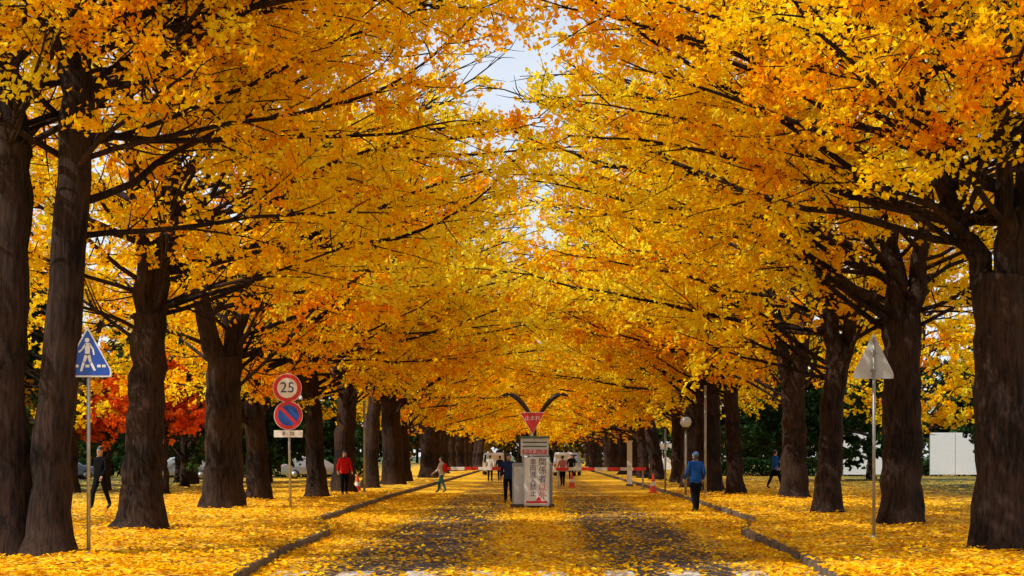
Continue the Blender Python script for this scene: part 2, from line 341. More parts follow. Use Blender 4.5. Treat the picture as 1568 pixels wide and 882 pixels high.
def litter_mat(name, under0, under1, road=False):
    m, nt, out = new_mat(name); N=nt.nodes.new; Lk=nt.links.new
    b=N('ShaderNodeBsdfPrincipled'); b.inputs['Roughness'].default_value=0.85; b.inputs['Specular IOR Level'].default_value=0.25
    tc=N('ShaderNodeTexCoord')
    def math_(op,a=None,b_=None,c=None,clamp=False):
        n=N('ShaderNodeMath'); n.operation=op; n.use_clamp=clamp
        for i,v in enumerate((a,b_,c)):
            if v is None: continue
            if isinstance(v,(int,float)): n.inputs[i].default_value=v
            else: Lk(v,n.inputs[i])
        return n.outputs[0]
    v=N('ShaderNodeTexVoronoi'); v.inputs['Scale'].default_value=17; v.inputs['Randomness'].default_value=1
    Lk(tc.outputs['Object'],v.inputs['Vector'])
    sep=N('ShaderNodeSeparateColor'); Lk(v.outputs['Color'],sep.inputs[0])
    n1=N('ShaderNodeTexNoise'); n1.inputs['Scale'].default_value=0.55; n1.inputs['Detail'].default_value=6; n1.inputs['Roughness'].default_value=0.6
    Lk(tc.outputs['Object'],n1.inputs['Vector'])
    ur=N('ShaderNodeTexNoise'); ur.inputs['Scale'].default_value=40; ur.inputs['Detail'].default_value=4
    Lk(tc.outputs['Object'],ur.inputs['Vector'])
    under=N('ShaderNodeValToRGB'); under.color_ramp.elements[0].color=(*under0,1); under.color_ramp.elements[1].color=(*under1,1)
    under.color_ramp.elements[0].position=0.3; under.color_ramp.elements[1].position=0.7
    Lk(ur.outputs['Fac'],under.inputs['Fac'])
    leaf=N('ShaderNodeValToRGB')
    while len(leaf.color_ramp.elements)<4: leaf.color_ramp.elements.new(0.5)
    for e,(p,c) in zip(leaf.color_ramp.elements,[(0,(0.42,0.14,0.003)),(0.25,(0.70,0.31,0.004)),(0.65,(0.85,0.48,0.006)),(1,(0.91,0.63,0.02))]):
        e.position=p; e.color=(*c,1)
    Lk(sep.outputs[1],leaf.inputs['Fac'])
    sx=N('ShaderNodeSeparateXYZ'); Lk(tc.outputs['Object'],sx.inputs[0])
    ax=math_('ABSOLUTE',sx.outputs[0])
    ucol=under.outputs[0]
    if road:
        dl=math_('ABSOLUTE',math_('SUBTRACT',ax,2.1))
        lane=N('ShaderNodeMapRange'); lane.interpolation_type='SMOOTHSTEP'
        lane.inputs['From Min'].default_value=0.7; lane.inputs['From Max'].default_value=1.8; Lk(dl,lane.inputs['Value'])
        far=N('ShaderNodeMapRange'); far.inputs['From Min'].default_value=42; far.inputs['From Max'].default_value=78; Lk(sx.outputs[1],far.inputs['Value'])
        mp=N('ShaderNodeMapping'); mp.inputs['Scale'].default_value=(1.1,0.4,1); Lk(tc.outputs['Object'],mp.inputs['Vector'])
        ns=N('ShaderNodeTexNoise'); ns.inputs['Scale'].default_value=1.1; ns.inputs['Detail'].default_value=8; ns.inputs['Roughness'].default_value=0.7; Lk(mp.outputs[0],ns.inputs['Vector'])
        dens=math_('ADD',math_('MULTIPLY',lane.outputs[0],0.75),math_('MULTIPLY',far.outputs[0],0.5))
        dens=math_('ADD',dens,math_('MULTIPLY_ADD',ns.outputs['Fac'],2.2,-0.98))
    else:
        side=N('ShaderNodeMapRange'); side.interpolation_type='SMOOTHSTEP'; side.inputs['From Min'].default_value=12; side.inputs['From Max'].default_value=21; Lk(ax,side.inputs['Value'])
        dens=math_('SUBTRACT',math_('MULTIPLY_ADD',n1.outputs['Fac'],2.2,-0.28),math_('MULTIPLY',side.outputs[0],0.6))
        gm=N('ShaderNodeMix'); gm.data_type='RGBA'; Lk(side.outputs[0],gm.inputs[0]); Lk(ucol,gm.inputs[6]); gm.inputs[7].default_value=(0.035,0.06,0.012,1); ucol=gm.outputs[2]
    mask=math_('LESS_THAN',sep.outputs[0],dens)
    mx=N('ShaderNodeMix'); mx.data_type='RGBA'; Lk(mask,mx.inputs[0]); Lk(ucol,mx.inputs[6]); Lk(leaf.outputs[0],mx.inputs[7])
    Lk(mx.outputs[2],b.inputs['Base Color'])
    bp=N('ShaderNodeBump'); bp.inputs['Strength'].default_value=0.7; bp.inputs['Distance'].default_value=0.04
    Lk(math_('MULTIPLY',mask,sep.outputs[2]),bp.inputs['Height']); Lk(bp.outputs[0],b.inputs['Normal'])
    Lk(b.outputs[0],out.inputs['Surface'])
    return m
M_ROAD=litter_mat('asphalt_with_leaves',(0.026,0.018,0.016),(0.058,0.041,0.036),True)
M_VERGE=litter_mat('leaf_litter',(0.05,0.028,0.008),(0.18,0.08,0.013))
M_GRASS=paint('grass',(0.06,0.09,0.02),0.9,dirt=0.5,scale=3)
M_KERB=paint('kerb_concrete',(0.14,0.095,0.065),0.85,dirt=0.6,bump=0.3,scale=5)

def grid(name, X, Y, Z, mat, smooth=True):
    mb=MB(); h,w=X.shape
    V=np.stack([X,Y,Z],-1).reshape(-1,3)
    i=np.arange(h-1)[:,None]*w; j=np.arange(w-1)[None,:]
    q=np.stack([i+j,i+j+1,i+w+j+1,i+w+j],-1).reshape(-1,4)
    mb.add(V,q,0,0.5,smooth); return put(name,mb.mesh(name,[mat]))
g=np.array([[-900,900],[-900,900]],float)
grid('ground',g,np.array([[-400,-400],[1500,1500]],float),np.full((2,2),-0.03),M_GRASS)
ys=np.concatenate([np.arange(-15,90,0.5),np.arange(90,340,3)])
X=np.stack([-kx(ys),kx(ys)],1); grid('road',X,np.stack([ys,ys],1),np.zeros_like(X),M_ROAD)
def bumpz(x,y):
    return 0.035*np.sin(x*1.7+0.6*np.sin(y*0.9))*np.sin(y*1.3+x*0.5)+0.02*np.sin(x*4.1+y*2.3)+0.02*np.sin(y*5.3-x*3)
off=np.concatenate([np.linspace(0,0.4,4),np.linspace(0.7,16,50),np.array([20,26,34,45,60,90])])
Y0=4.0
yv=np.concatenate([np.arange(Y0,100,0.35),np.arange(100,345,4)])
for sx in (-1,1):
    xk=kx(yv)+0.16
    XX=(xk[:,None]+off[None,:]); YY=np.repeat(yv[:,None],len(off),1)
    ZZ=VZ+bumpz(XX*sx,YY)*np.clip(off[None,:]/1.0,0,1)*np.where(YY>100,0,1)-0.004+0.03*np.clip(off/1.5,0,1)[None,:]
    if sx<0: XX=-XX[:, ::-1]; ZZ=ZZ[:, ::-1]
    grid('grass_verge',XX,YY,ZZ,M_VERGE)
    mb=MB(); y=Y0
    while y<150:
        L=0.95; yy0,yy1=y,y+L-0.03
        jx=rg.uniform(-0.012,0.012)
        a0,a1=float(kx(yy0))+jx,float(kx(yy1))+jx; w=0.15; h=0.135+rg.uniform(-.008,.008)
        P=[(a0,yy0),(a0+w,yy0),(a1+w,yy1),(a1,yy1)]
        bv=0.02
        v=[(sx*p[0],p[1],-0.02) for p in P]+[(sx*p[0],p[1],h-bv) for p in P]+[(sx*(P[0][0]+bv),yy0,h),(sx*(P[1][0]),yy0,h),(sx*P[2][0],yy1,h),(sx*(P[3][0]+bv),yy1,h)]
        q=[(0,1,5,4),(1,2,6,5),(2,3,7,6),(3,0,4,7),(4,5,9,8),(5,6,10,9),(6,7,11,10),(7,4,8,11),(8,9,10,11)]
        mb.add(v,q,0,0.5,False)
        y+=L
    put('kerb',mb.mesh('kerb',[M_KERB]))
M_WHITE_ROAD,ntw,outw=new_mat('road_paint')
bb=ntw.nodes.new('ShaderNodeBsdfPrincipled'); tcw=ntw.nodes.new('ShaderNodeTexCoord'); vw=ntw.nodes.new('ShaderNodeTexNoise'); vw.inputs['Scale'].default_value=9; vw.inputs['Detail'].default_value=6
rw=ntw.nodes.new('ShaderNodeValToRGB'); rw.color_ramp.elements[0].position=0.42; rw.color_ramp.elements[1].position=0.5
rw.color_ramp.elements[0].color=(0.12,0.08,0.05,1); rw.color_ramp.elements[1].color=(0.6,0.55,0.48,1)
ntw.links.new(tcw.outputs['Object'],vw.inputs['Vector']); ntw.links.new(vw.outputs['Fac'],rw.inputs['Fac']); ntw.links.new(rw.outputs['Color'],bb.inputs['Base Color']); ntw.links.new(bb.outputs[0],outw.inputs['Surface'])
mb=MB()
for i in range(9):
    x=-3.75+i*0.94
    mb.add([(x,19.5,0.004),(x+0.46,19.5,0.004),(x+0.46,22.9,0.004),(x,22.9,0.004)],[(0,1,2,3)],0,0.5,False)
put('zebra_crossing',mb.mesh('zebra_crossing',[M_WHITE_ROAD]))
rng=np.random.default_rng(77); mb=MB()
n=95000; y=20+ (rng.uniform(0,1,n)**1.6)*48; x=rng.uniform(-15,15,n)
k=kx(y); ax=np.abs(x); onroad=ax<k-0.02
lane=np.clip((np.abs(ax-2.1)-0.7)/1.0,0,1)
clus=0.5+0.5*np.sin(x*1.9+1.3*np.sin(y*0.7))*np.sin(y*0.55+1.7*np.sin(x*0.8))
p=np.where(onroad,0.08+0.30*clus+0.55*lane,(0.45+0.5*clus)*np.clip((15.5-ax)/4,0,1))
p=np.where(onroad&(ax>k-0.45),0.95,p)
keep=(rng.uniform(0,1,n)<p)
x=x[keep];y=y[keep];ax=ax[keep];k=k[keep];onroad=onroad[keep]
z=np.where(onroad,0.012,np.where(ax<k+0.16,0.15,VZ+0.045+bumpz(x,y)*np.clip((ax-k-.16),0,1)))+rng.uniform(0,0.02,len(x))
mb.leaves(np.stack([x,y,z],1),0.08,rng,0,np.clip(rng.normal(0.5,0.24,len(x)),0,1),up=2.2)
put('fallen_leaves',mb.mesh('fallen_leaves',[M_FALLEN]))

# ---------------------------------------------------------------- part helpers
import bmesh
def finish(bm,name,mat,parent,bevel=0.0,smooth=False,loc=(0,0,0),rot=(0,0,0)):
    if bevel>0: bmesh.ops.bevel(bm,geom=list(bm.edges),offset=bevel,segments=2,affect='EDGES',profile=0.6)
    me=bpy.data.meshes.new(name); bm.to_mesh(me); bm.free(); me.materials.append(mat)
    if smooth:
        for p in me.polygons: p.use_smooth=True
    o=bpy.data.objects.new(name,me); COL.objects.link(o); o.location=loc; o.rotation_euler=rot; o.parent=parent
    return o
def box(name,parent,c,s,mat,bevel=0.01,rot=(0,0,0)):
    bm=bmesh.new(); bmesh.ops.create_cube(bm,size=1); bmesh.ops.scale(bm,vec=s,verts=bm.verts)
    return finish(bm,name,mat,parent,min(bevel,min(s)*0.3),False,c,rot)
def cyl(name,parent,c,r,h,mat,r2=None,seg=20,rot=(0,0,0)):
    bm=bmesh.new(); bmesh.ops.create_cone(bm,cap_ends=True,segments=seg,radius1=r,radius2=r if r2 is None else r2,depth=h)
    return finish(bm,name,mat,parent,0,seg>10,c,rot)
def plate(name,parent,poly,thick,mat,y=0,z=0,x=0):
    bm=bmesh.new(); f=[bm.verts.new((p[0],0,p[1])) for p in poly]; fc=bm.faces.new(f)
    r=bmesh.ops.extrude_face_region(bm,geom=[fc]); vs=[e for e in r['geom'] if isinstance(e,bmesh.types.BMVert)]
    bmesh.ops.translate(bm,vec=(0,thick,0),verts=vs); bmesh.ops.recalc_face_normals(bm,faces=bm.faces)
    return finish(bm,name,mat,parent,0,False,(x,y,z))
def circ(r,n=40): return [(r*math.cos(i/n*2*math.pi),r*math.sin(i/n*2*math.pi)) for i in range(n)]
def text(name,parent,s,size,loc,mat,rz=0):
    cu=bpy.data.curves.new(name,'FONT'); cu.body=s; cu.size=size; cu.align_x='CENTER'; cu.align_y='CENTER'; cu.extrude=0.002
    o=bpy.data.objects.new(name,cu); COL.objects.link(o)
    bpy.context.view_layer.update(); dg=bpy.context.evaluated_depsgraph_get()
    me=bpy.data.meshes.new_from_object(o.evaluated_get(dg)); bpy.data.objects.remove(o)
    me.materials.clear(); me.materials.append(mat)
    o=bpy.data.objects.new(name,me); COL.objects.link(o); o.location=loc; o.rotation_euler=(R(90),0,rz); o.parent=parent
    return o
M_GALV=paint('galvanised_steel',(0.42,0.42,0.40),0.45,0.6,0.3)
M_WHITE=paint('white_paint',(0.78,0.77,0.74),0.4)
M_SBACK=paint('sign_back_grey',(0.62,0.62,0.60),0.5,0.2,0.2)
M_BLUE=paint('sign_blue',(0.012,0.07,0.42),0.35)
M_RED=paint('sign_red',(0.62,0.02,0.015),0.35)
M_DBLUE=paint('text_navy',(0.02,0.03,0.12),0.5)
M_BLACK=paint('black_rubber',(0.02,0.02,0.02),0.6)
M_GREYBOX=paint('cabinet_grey',(0.33,0.35,0.36),0.5,0,0.3)
M_GREEN=paint('panel_green',(0.08,0.14,0.09),0.5)
M_ORANGE=paint('cone_orange',(0.75,0.07,0.02),0.45)
M_DARKBR=paint('dark_bronze',(0.035,0.022,0.018),0.5,0.3)
M_GLASS=paint('dark_glass',(0.02,0.03,0.04),0.08,0.0,0.1)

def rounded(poly,r=0.03):
    out=[]
    n=len(poly)
    for i in range(n):
        p=Vector(poly[i]);a=Vector(poly[i-1]);b=Vector(poly[(i+1)%n])
        d1=(a-p).normalized();d2=(b-p).normalized()
        for k in range(5):
            t=k/4; q=(p+d1*r)*(1-t)**2+p*2*t*(1-t)+(p+d2*r)*t*t
            out.append((q.x,q.y))
    return out
def penta(w,h,e):
    return [(-w/2,0),(w/2,0),(w/2,e),(0,h),(-w/2,e)]
def limb2d(a,b,w0,w1):
    a=Vector(a);b=Vector(b);d=(b-a).normalized();n=Vector((-d.y,d.x))
    return [tuple(a+n*w0),tuple(a-n*w0),tuple(b-n*w1),tuple(b+n*w1)]
def crosswalk_sign(x,y,zb,w,h,back=False):
    e=empty('pedestrian_crossing_sign',(x,y,VZ),math.pi if back else 0)
    cyl('pole',e,(0,0.05,(zb+h*0.9)/2),0.03,zb+h*0.9,M_GALV)
    cyl('pole_foot',e,(0,0.05,0.03),0.07,0.06,M_GALV)
    plate('sign_plate',e,rounded(penta(w,h,0.13*w),0.035),0.012,M_SBACK,0.0,zb)
    plate('white_border',e,rounded(penta(w*0.985,h*0.985,0.13*w),0.035),0.003,M_WHITE,-0.004,zb+0.006)
    plate('blue_field',e,rounded(penta(w*0.91,h*0.895,0.12*w),0.03),0.003,M_BLUE,-0.008,zb+0.028)
    s=w/0.74; yy=-0.012
    def part(nm,poly): plate(nm,e,[(p[0]*s,p[1]*s) for p in poly],0.003,M_WHITE,yy,zb)
    part('figure_head',[(-0.005+q[0],0.565+q[1]) for q in circ(0.036,16)])
    part('figure_torso',[(-0.035,0.52),(0.04,0.52),(0.035,0.34),(-0.04,0.34)])
    part('figure_thigh_front',limb2d((-0.012,0.355),(-0.055,0.23),0.026,0.021))
    part('figure_shin_front',limb2d((-0.053,0.24),(-0.10,0.09),0.021,0.016))
    part('figure_thigh_back',limb2d((0.012,0.355),(0.05,0.22),0.026,0.021))
    part('figure_shin_back',limb2d((0.048,0.23),(0.115,0.10),0.021,0.016))
    part('figure_upper_arm_front',limb2d((-0.028,0.505),(-0.085,0.42),0.015,0.013))
    part('figure_forearm_front',limb2d((-0.082,0.425),(-0.135,0.38),0.013,0.011))
    part('figure_upper_arm_back',limb2d((0.032,0.505),(0.085,0.42),0.015,0.013))
    part('figure_forearm_back',limb2d((0.084,0.425),(0.10,0.34),0.013,0.011))
    for i,xx in enumerate((-0.245,-0.165,0.175,0.25)):
        part('crossing_bar_%d'%i,[(xx-0.028,0.15),(xx+0.028,0.15),(xx+0.028,0.19),(xx-0.028,0.19)])
    part('crossing_bar_mid',[(-0.03,0.15),(0.03,0.15),(0.03,0.19),(-0.03,0.19)])
    for zz in (zb+0.15,zb+h*0.55): box('bracket',e,(0,0.027,zz),(0.12,0.024,0.04),M_GALV,0.003)
    return e
crosswalk_sign(-7.03,24.6,2.80,0.76,0.80)
crosswalk_sign(-7.8,74,2.9,0.74,0.8)
crosswalk_sign(6.38,29.6,3.02,0.76,0.86,back=True)
e=empty('speed_limit_sign',(-7.05,44.5,VZ))
cyl('pole',e,(0.05,0.05,1.95),0.035,3.9,M_GALV,rot=(0,R(-1.2),0))
def disc(nm,x,z,r,mat,y,t=0.004): plate(nm,e,circ(r),t,mat,y,z,x)
zc=3.48; disc('speed_plate',0,zc,0.41,M_WHITE,0.0,0.012); disc('speed_red_ring',0,zc,0.395,M_RED,-0.004); disc('speed_white_field',0,zc,0.285,M_WHITE,-0.008)
text('speed_number',e,'25',0.42,(0,-0.012,zc),M_DBLUE)
zc=2.70; disc('no_parking_plate',0.03,zc,0.41,M_WHITE,0.0,0.012); disc('no_parking_ring',0.03,zc,0.395,M_RED,-0.004); disc('no_parking_field',0.03,zc,0.30,M_BLUE,-0.008)
plate('no_parking_slash',e,[(0.03+p[0],p[1]) for p in limb2d((-0.21,0.21),(0.21,-0.21),0.042,0.042)],0.003,M_RED,-0.012,zc)
plate('sub_plate',e,rounded([(-0.38,-0.1),(0.44,-0.1),(0.44,0.1),(-0.38,0.1)],0.02),0.012,M_WHITE,0,2.18)
text('sub_text',e,'8 - 20',0.14,(0.03,-0.004,2.18),M_DBLUE)

e=empty('notice_board',(0.0,50,0))
box('board_frame',e,(0.04,0,0.86),(0.82,0.05,1.56),M_SBACK,0.01)
box('board_panel',e,(0.04,-0.029,0.87),(0.76,0.01,1.48),M_WHITE,0.002)
for dx in (-0.3,0.38): box('leg',e,(dx,0.02,0.12),(0.05,0.05,0.24),M_GALV,0.005)
for i,(c,mt) in enumerate((('関',M_DBLUE),('係',M_DBLUE),('者',M_DBLUE),('以',M_RED),('外',M_RED))): text('text_a%d'%i,e,c,0.27,(0.22,-0.036,1.46-i*0.27),mt)
for i,c in enumerate('車両進入禁止'): text('text_b%d'%i,e,c,0.22,(-0.08,-0.036,1.46-i*0.2),M_DBLUE)
plate('red_bar',e,[(-0.3,0.0),(0.38,0.0),(0.38,0.07),(-0.3,0.07)],0.002,M_RED,-0.037,0.16)
plate('red_corner',e,[(0.0,0),(0.2,0),(0.1,0.14)],0.002,M_RED,-0.038,0.24)
e=empty('gate_control_box',(0.0,50.6,0))
box('cabinet',e,(-0.1,0,0.72),(1.3,0.5,1.44),M_GREYBOX,0.03)
box('cabinet_door',e,(-0.52,-0.256,0.72),(0.36,0.012,1.2),M_SBACK,0.004)
box('plinth',e,(-0.1,0,0.06),(1.42,0.62,0.12),M_KERB,0.02)
box('upper_panel',e,(-0.03,-0.1,1.95),(0.9,0.08,0.56),M_SBACK,0.01)
box('panel_top',e,(-0.03,-0.1,2.27),(0.98,0.14,0.07),M_GREEN,0.01)
for z in (2.08,1.95): 
    plate('panel_text_band',e,[(-0.42,0),(0.36,0),(0.36,0.05),(-0.42,0.05)],0.003,M_GREEN,-0.144,z)
plate('panel_red_band',e,[(-0.42,0),(0.36,0),(0.36,0.15),(-0.42,0.15)],0.003,M_RED,-0.144,1.72)
text('panel_text',e,'許可車以外',0.14,(-0.03,-0.149,1.79),M_WHITE)
for dx in (-0.4,0.34): cyl('post',e,(dx,-0.05,1.55),0.03,1.2,M_GALV)
e=empty('stop_sign',(-0.1,50.4,0))
cyl('pole',e,(0,0.32,1.4),0.03,2.8,M_GALV)
tri=lambda w,h:[(-w/2,h*0.5),(0,-h*0.5),(w/2,h*0.5)]
plate('sign_plate',e,rounded(tri(0.80,0.72),0.05),0.012,M_WHITE,0.27,2.72)
plate('red_field',e,rounded(tri(0.76,0.68),0.05),0.004,M_RED,0.265,2.725)
text('sign_text',e,'止まれ',0.17,(0,0.262,2.88),M_WHITE)
box('bracket',e,(0,0.295,2.72),(0.1,0.02,0.3),M_GALV,0.003)
e=empty('twin_arm_fitting',(-0.02,53,0))  # invented post with two curved arms for an unclear, branch-like shape
mb=MB(); P=[(0,0,0),(0,0,1.5),(0,0,2.9)]; mb.tube(P,[0.07,0.055,0.05],12)
for s in (-1,1):
    t=np.linspace(0,1,12); X_=s*(0.02+1.1*t); Z_=2.85+0.95*np.sin(np.minimum(t*1.15,1)*math.pi/2)-0.10*t**4
    mb.tube(np.stack([X_,np.zeros(12),Z_],1),0.03+0.055*np.sin(t*math.pi)**0.8,8)
put('arms_and_post',mb.mesh('curved_arms',[M_DARKBR]),parent=e)

def barrier(x0,x1,y,z):
    e=empty('road_barrier',(x0,y,0)); L=x1-x0; n=max(3,int(L/0.6))
    for i in range(n): box('rail_segment_%d'%i,e,((i+0.5)*L/n,0,z),(L/n-0.002,0.08,0.16),M_RED if i%2==0 else M_WHITE,0.008)
    for xx in (0.15,L-0.15):
        box('stand_post',e,(xx,0.08,z/2),(0.09,0.07,z),M_GALV,0.01); box('stand_foot',e,(xx,0.08,0.03),(0.12,0.6,0.06),M_GALV,0.01)
barrier(-4.9,-0.8,78,1.02); barrier(1.0,5.5,78,1.0)
def cone(x,y,h=0.75,z=0):
    e=empty('traffic_cone',(x,y,z)); box('base',e,(0,0,0.02),(0.4*h/0.75,0.4*h/0.75,0.04),M_ORANGE,0.01)
    mb=MB(); zs=np.array([0.04,0.28,0.281,0.45,0.451,0.75])*h/0.75; rr=np.interp(zs,[0,h],[0.17,0.03])
    for i,m_ in ((0,0),(2,1),(4,0)): mb.tube([(0,0,zs[i]),(0,0,zs[i+1])],[rr[i]+(0.002 if m_ else 0),rr[i+1]+(0.002 if m_ else 0)],16,m_)
    put('cone_body',mb.mesh('cone',[M_ORANGE,M_WHITE]),parent=e); cyl('cone_tip',e,(0,0,h),0.03,0.01,M_ORANGE)
cone(5.25,70,0.85); cone(-7.5,66,0.75,VZ); cone(1.9,82)
def globe_lamp(x,y,h):
    e=empty('street_lamp',(x,y,VZ)); cyl('pole',e,(0,0,h/2),0.045,h,M_GALV); cyl('collar',e,(0,0,h),0.1,0.12,M_DARKBR)
    bm=bmesh.new(); bmesh.ops.create_uvsphere(bm,u_segments=20,v_segments=12,radius=0.22); finish(bm,'globe',paint('opal_globe',(0.6,0.68,0.8),0.2),e,0,True,(0,0,h+0.24))
    cyl('cap',e,(0,0,h+0.46),0.12,0.05,M_DARKBR,0.04)
globe_lamp(5.75,60,2.6)
def sign_pole(x,y,h,w=0.05):
    e=empty('sign_pole',(x,y,VZ)); cyl('pole',e,(0,0,h/2),w,h,M_GALV); cyl('foot',e,(0,0,0.03),w*2,0.06,M_GALV); cyl('cap',e,(0,0,h+0.02),w*1.1,0.04,M_GALV)
sign_pole(6.5,60,4.2); sign_pole(-7.1,65,3.8); sign_pole(5.3,64,2.6,0.04)
e=empty('gate_pillar',(5.1,85,0)); box('shaft',e,(0,0,1.2),(0.26,0.26,2.4),M_WHITE,0.02); box('cap',e,(0,0,2.44),(0.34,0.34,0.08),M_WHITE,0.02); box('foot',e,(0,0,0.06),(0.38,0.38,0.12),M_KERB,0.02)

M_HOARD=paint('hoarding_white',(0.8,0.82,0.85),0.4,0,0.08)
def hoarding(x0,x1,y,h):
    e=empty('panel_fence',(x0,y,VZ)); n=int((x1-x0)/1.8)
    for i in range(n):
        box('panel_%d'%i,e,(i*1.8+0.9,0,h/2+0.12),(1.76,0.05,h-0.1),M_HOARD,0.01); box('post_%d'%i,e,(i*1.8,0.06,h/2+0.08),(0.06,0.06,h+0.16),M_GALV,0.005)
hoarding(22,25.8,112,3.1)
hoarding(28.2,35.5,112,3.1)
hoarding(11.5,16.5,150,2.6)

def car(x,y,rz,col,van=False):
    e=empty('parked_car' if not van else 'parked_van',(x,y,VZ if abs(x)>6 else 0.0),rz)
    paintm=paint('car_paint',col,0.25,0.3,0.05)
    L=4.4; W=1.72; H=1.45 if not van else 1.9
    if van: prof=[(-2.2,0.3),(2.15,0.3),(2.2,0.75),(1.95,1.0),(1.45,1.75),(1.2,1.88),(-2.05,1.9),(-2.2,1.7)]
    else: prof=[(-2.2,0.32),(2.15,0.3),(2.2,0.62),(2.05,0.8),(1.15,0.95),(0.45,1.38),(0.1,1.45),(-0.9,1.45),(-1.3,1.36),(-1.85,1.0),(-2.15,0.93)]
    bm=bmesh.new(); f=bm.faces.new([bm.verts.new((p[0],-W/2,p[1])) for p in prof])
    r=bmesh.ops.extrude_face_region(bm,geom=[f]); vs=[g_ for g_ in r['geom'] if isinstance(g_,bmesh.types.BMVert)]
    bmesh.ops.translate(bm,vec=(0,W,0),verts=vs); bmesh.ops.recalc_face_normals(bm,faces=bm.faces)
    for v in bm.verts:
        if v.co.z>1.0: v.co.y*=0.84
    finish(bm,'body',paintm,e,0.05,True)
    zt=(1.36 if not van else 1.72)
    for s in (-1,1):
        if van: ws=[[(1.35,1.05),(0.75,1.05),(0.75,zt),(1.15,zt)],[(0.65,1.05),(-0.6,1.05),(-0.6,zt),(0.65,zt)],[(-0.7,1.05),(-1.95,1.05),(-1.95,zt),(-0.7,zt)]]
        else: ws=[[(0.9,1.0),(-0.05,1.0),(-0.05,zt),(0.3,zt)],[(-0.13,1.0),(-1.45,1.0),(-1.1,zt),(-0.13,zt)]]
        for w_ in ws:
            bm=bmesh.new(); yy0=s*(W/2*0.93+0.012); yy1=s*(W/2*0.84+0.022)
            bm.faces.new([bm.verts.new((p[0],yy0 if p[1]<1.1 else yy1,p[1])) for p in w_]); finish(bm,'side_window',M_GLASS,e)
        for xx in (-1.35,1.35):
            cyl('wheel',e,(xx,s*(W/2-0.08),0.32),0.32,0.22,M_BLACK,rot=(R(90),0,0)); cyl('hub',e,(xx,s*(W/2+0.035),0.32),0.19,0.02,M_GALV,rot=(R(90),0,0))
    a,b=((1.93,1.06),(1.49,1.72)) if van else ((1.08,1.01),(0.5,1.37))
    bm=bmesh.new(); bm.faces.new([bm.verts.new((a[0]+.02,-0.68,a[1])),bm.verts.new((a[0]+.02,0.68,a[1])),bm.verts.new((b[0]+.03,0.6,b[1])),bm.verts.new((b[0]+.03,-0.6,b[1]))]); finish(bm,'windscreen',M_GLASS,e)
    for s in (-1,1):
        box('headlamp',e,(2.17,s*0.62,0.66),(0.08,0.3,0.13),M_WHITE,0.02); box('tail_lamp',e,(-2.19,s*0.68,0.85),(0.06,0.18,0.2),M_RED,0.02)
    box('bumper',e,(2.2,0,0.4),(0.1,1.5,0.16),M_BLACK,0.03)
for (x,y,rz,c) in [(-29.6,98,R(25),(0.25,0.32,0.42)),(-24.6,102,R(15),(0.02,0.03,0.08)),(-22.4,98,R(200),(0.5,0.52,0.55)),(-14.5,103,R(10),(0.30,0.31,0.33)),(-34,101,R(190),(0.6,0.6,0.6))]:
    car(x,y,rz,c)
car(2.6,128,R(80),(0.75,0.78,0.82),True)
car(-3.6,135,R(95),(0.7,0.7,0.72),True)

# ---------------------------------------------------------------- people
M_SKIN=paint('skin',(0.50,0.28,0.19),0.6,dirt=0.08); M_HAIR=paint('black_hair',(0.012,0.01,0.01),0.5)
def skin_mesh(verts,edges,rad,lvl=1):
    me=bpy.data.meshes.new('sk'); me.from_pydata(verts,edges,[]); o=bpy.data.objects.new('sk',me); COL.objects.link(o)
    m=o.modifiers.new('s','SKIN'); m.use_smooth_shade=True
    if not me.skin_vertices:
        bpy.context.view_layer.objects.active=o
        with bpy.context.temp_override(object=o,active_object=o): bpy.ops.mesh.customdata_skin_add()
    for i,r in enumerate(rad):
        sv=me.skin_vertices[0].data[i]; sv.radius=r if isinstance(r,tuple) else (r,r); sv.use_root=(i==0)
    sb=o.modifiers.new('u','SUBSURF'); sb.levels=lvl; sb.render_levels=lvl
    bpy.context.view_layer.update(); dg=bpy.context.evaluated_depsgraph_get()
    res=bpy.data.meshes.new_from_object(o.evaluated_get(dg)); bpy.data.objects.remove(o); return res
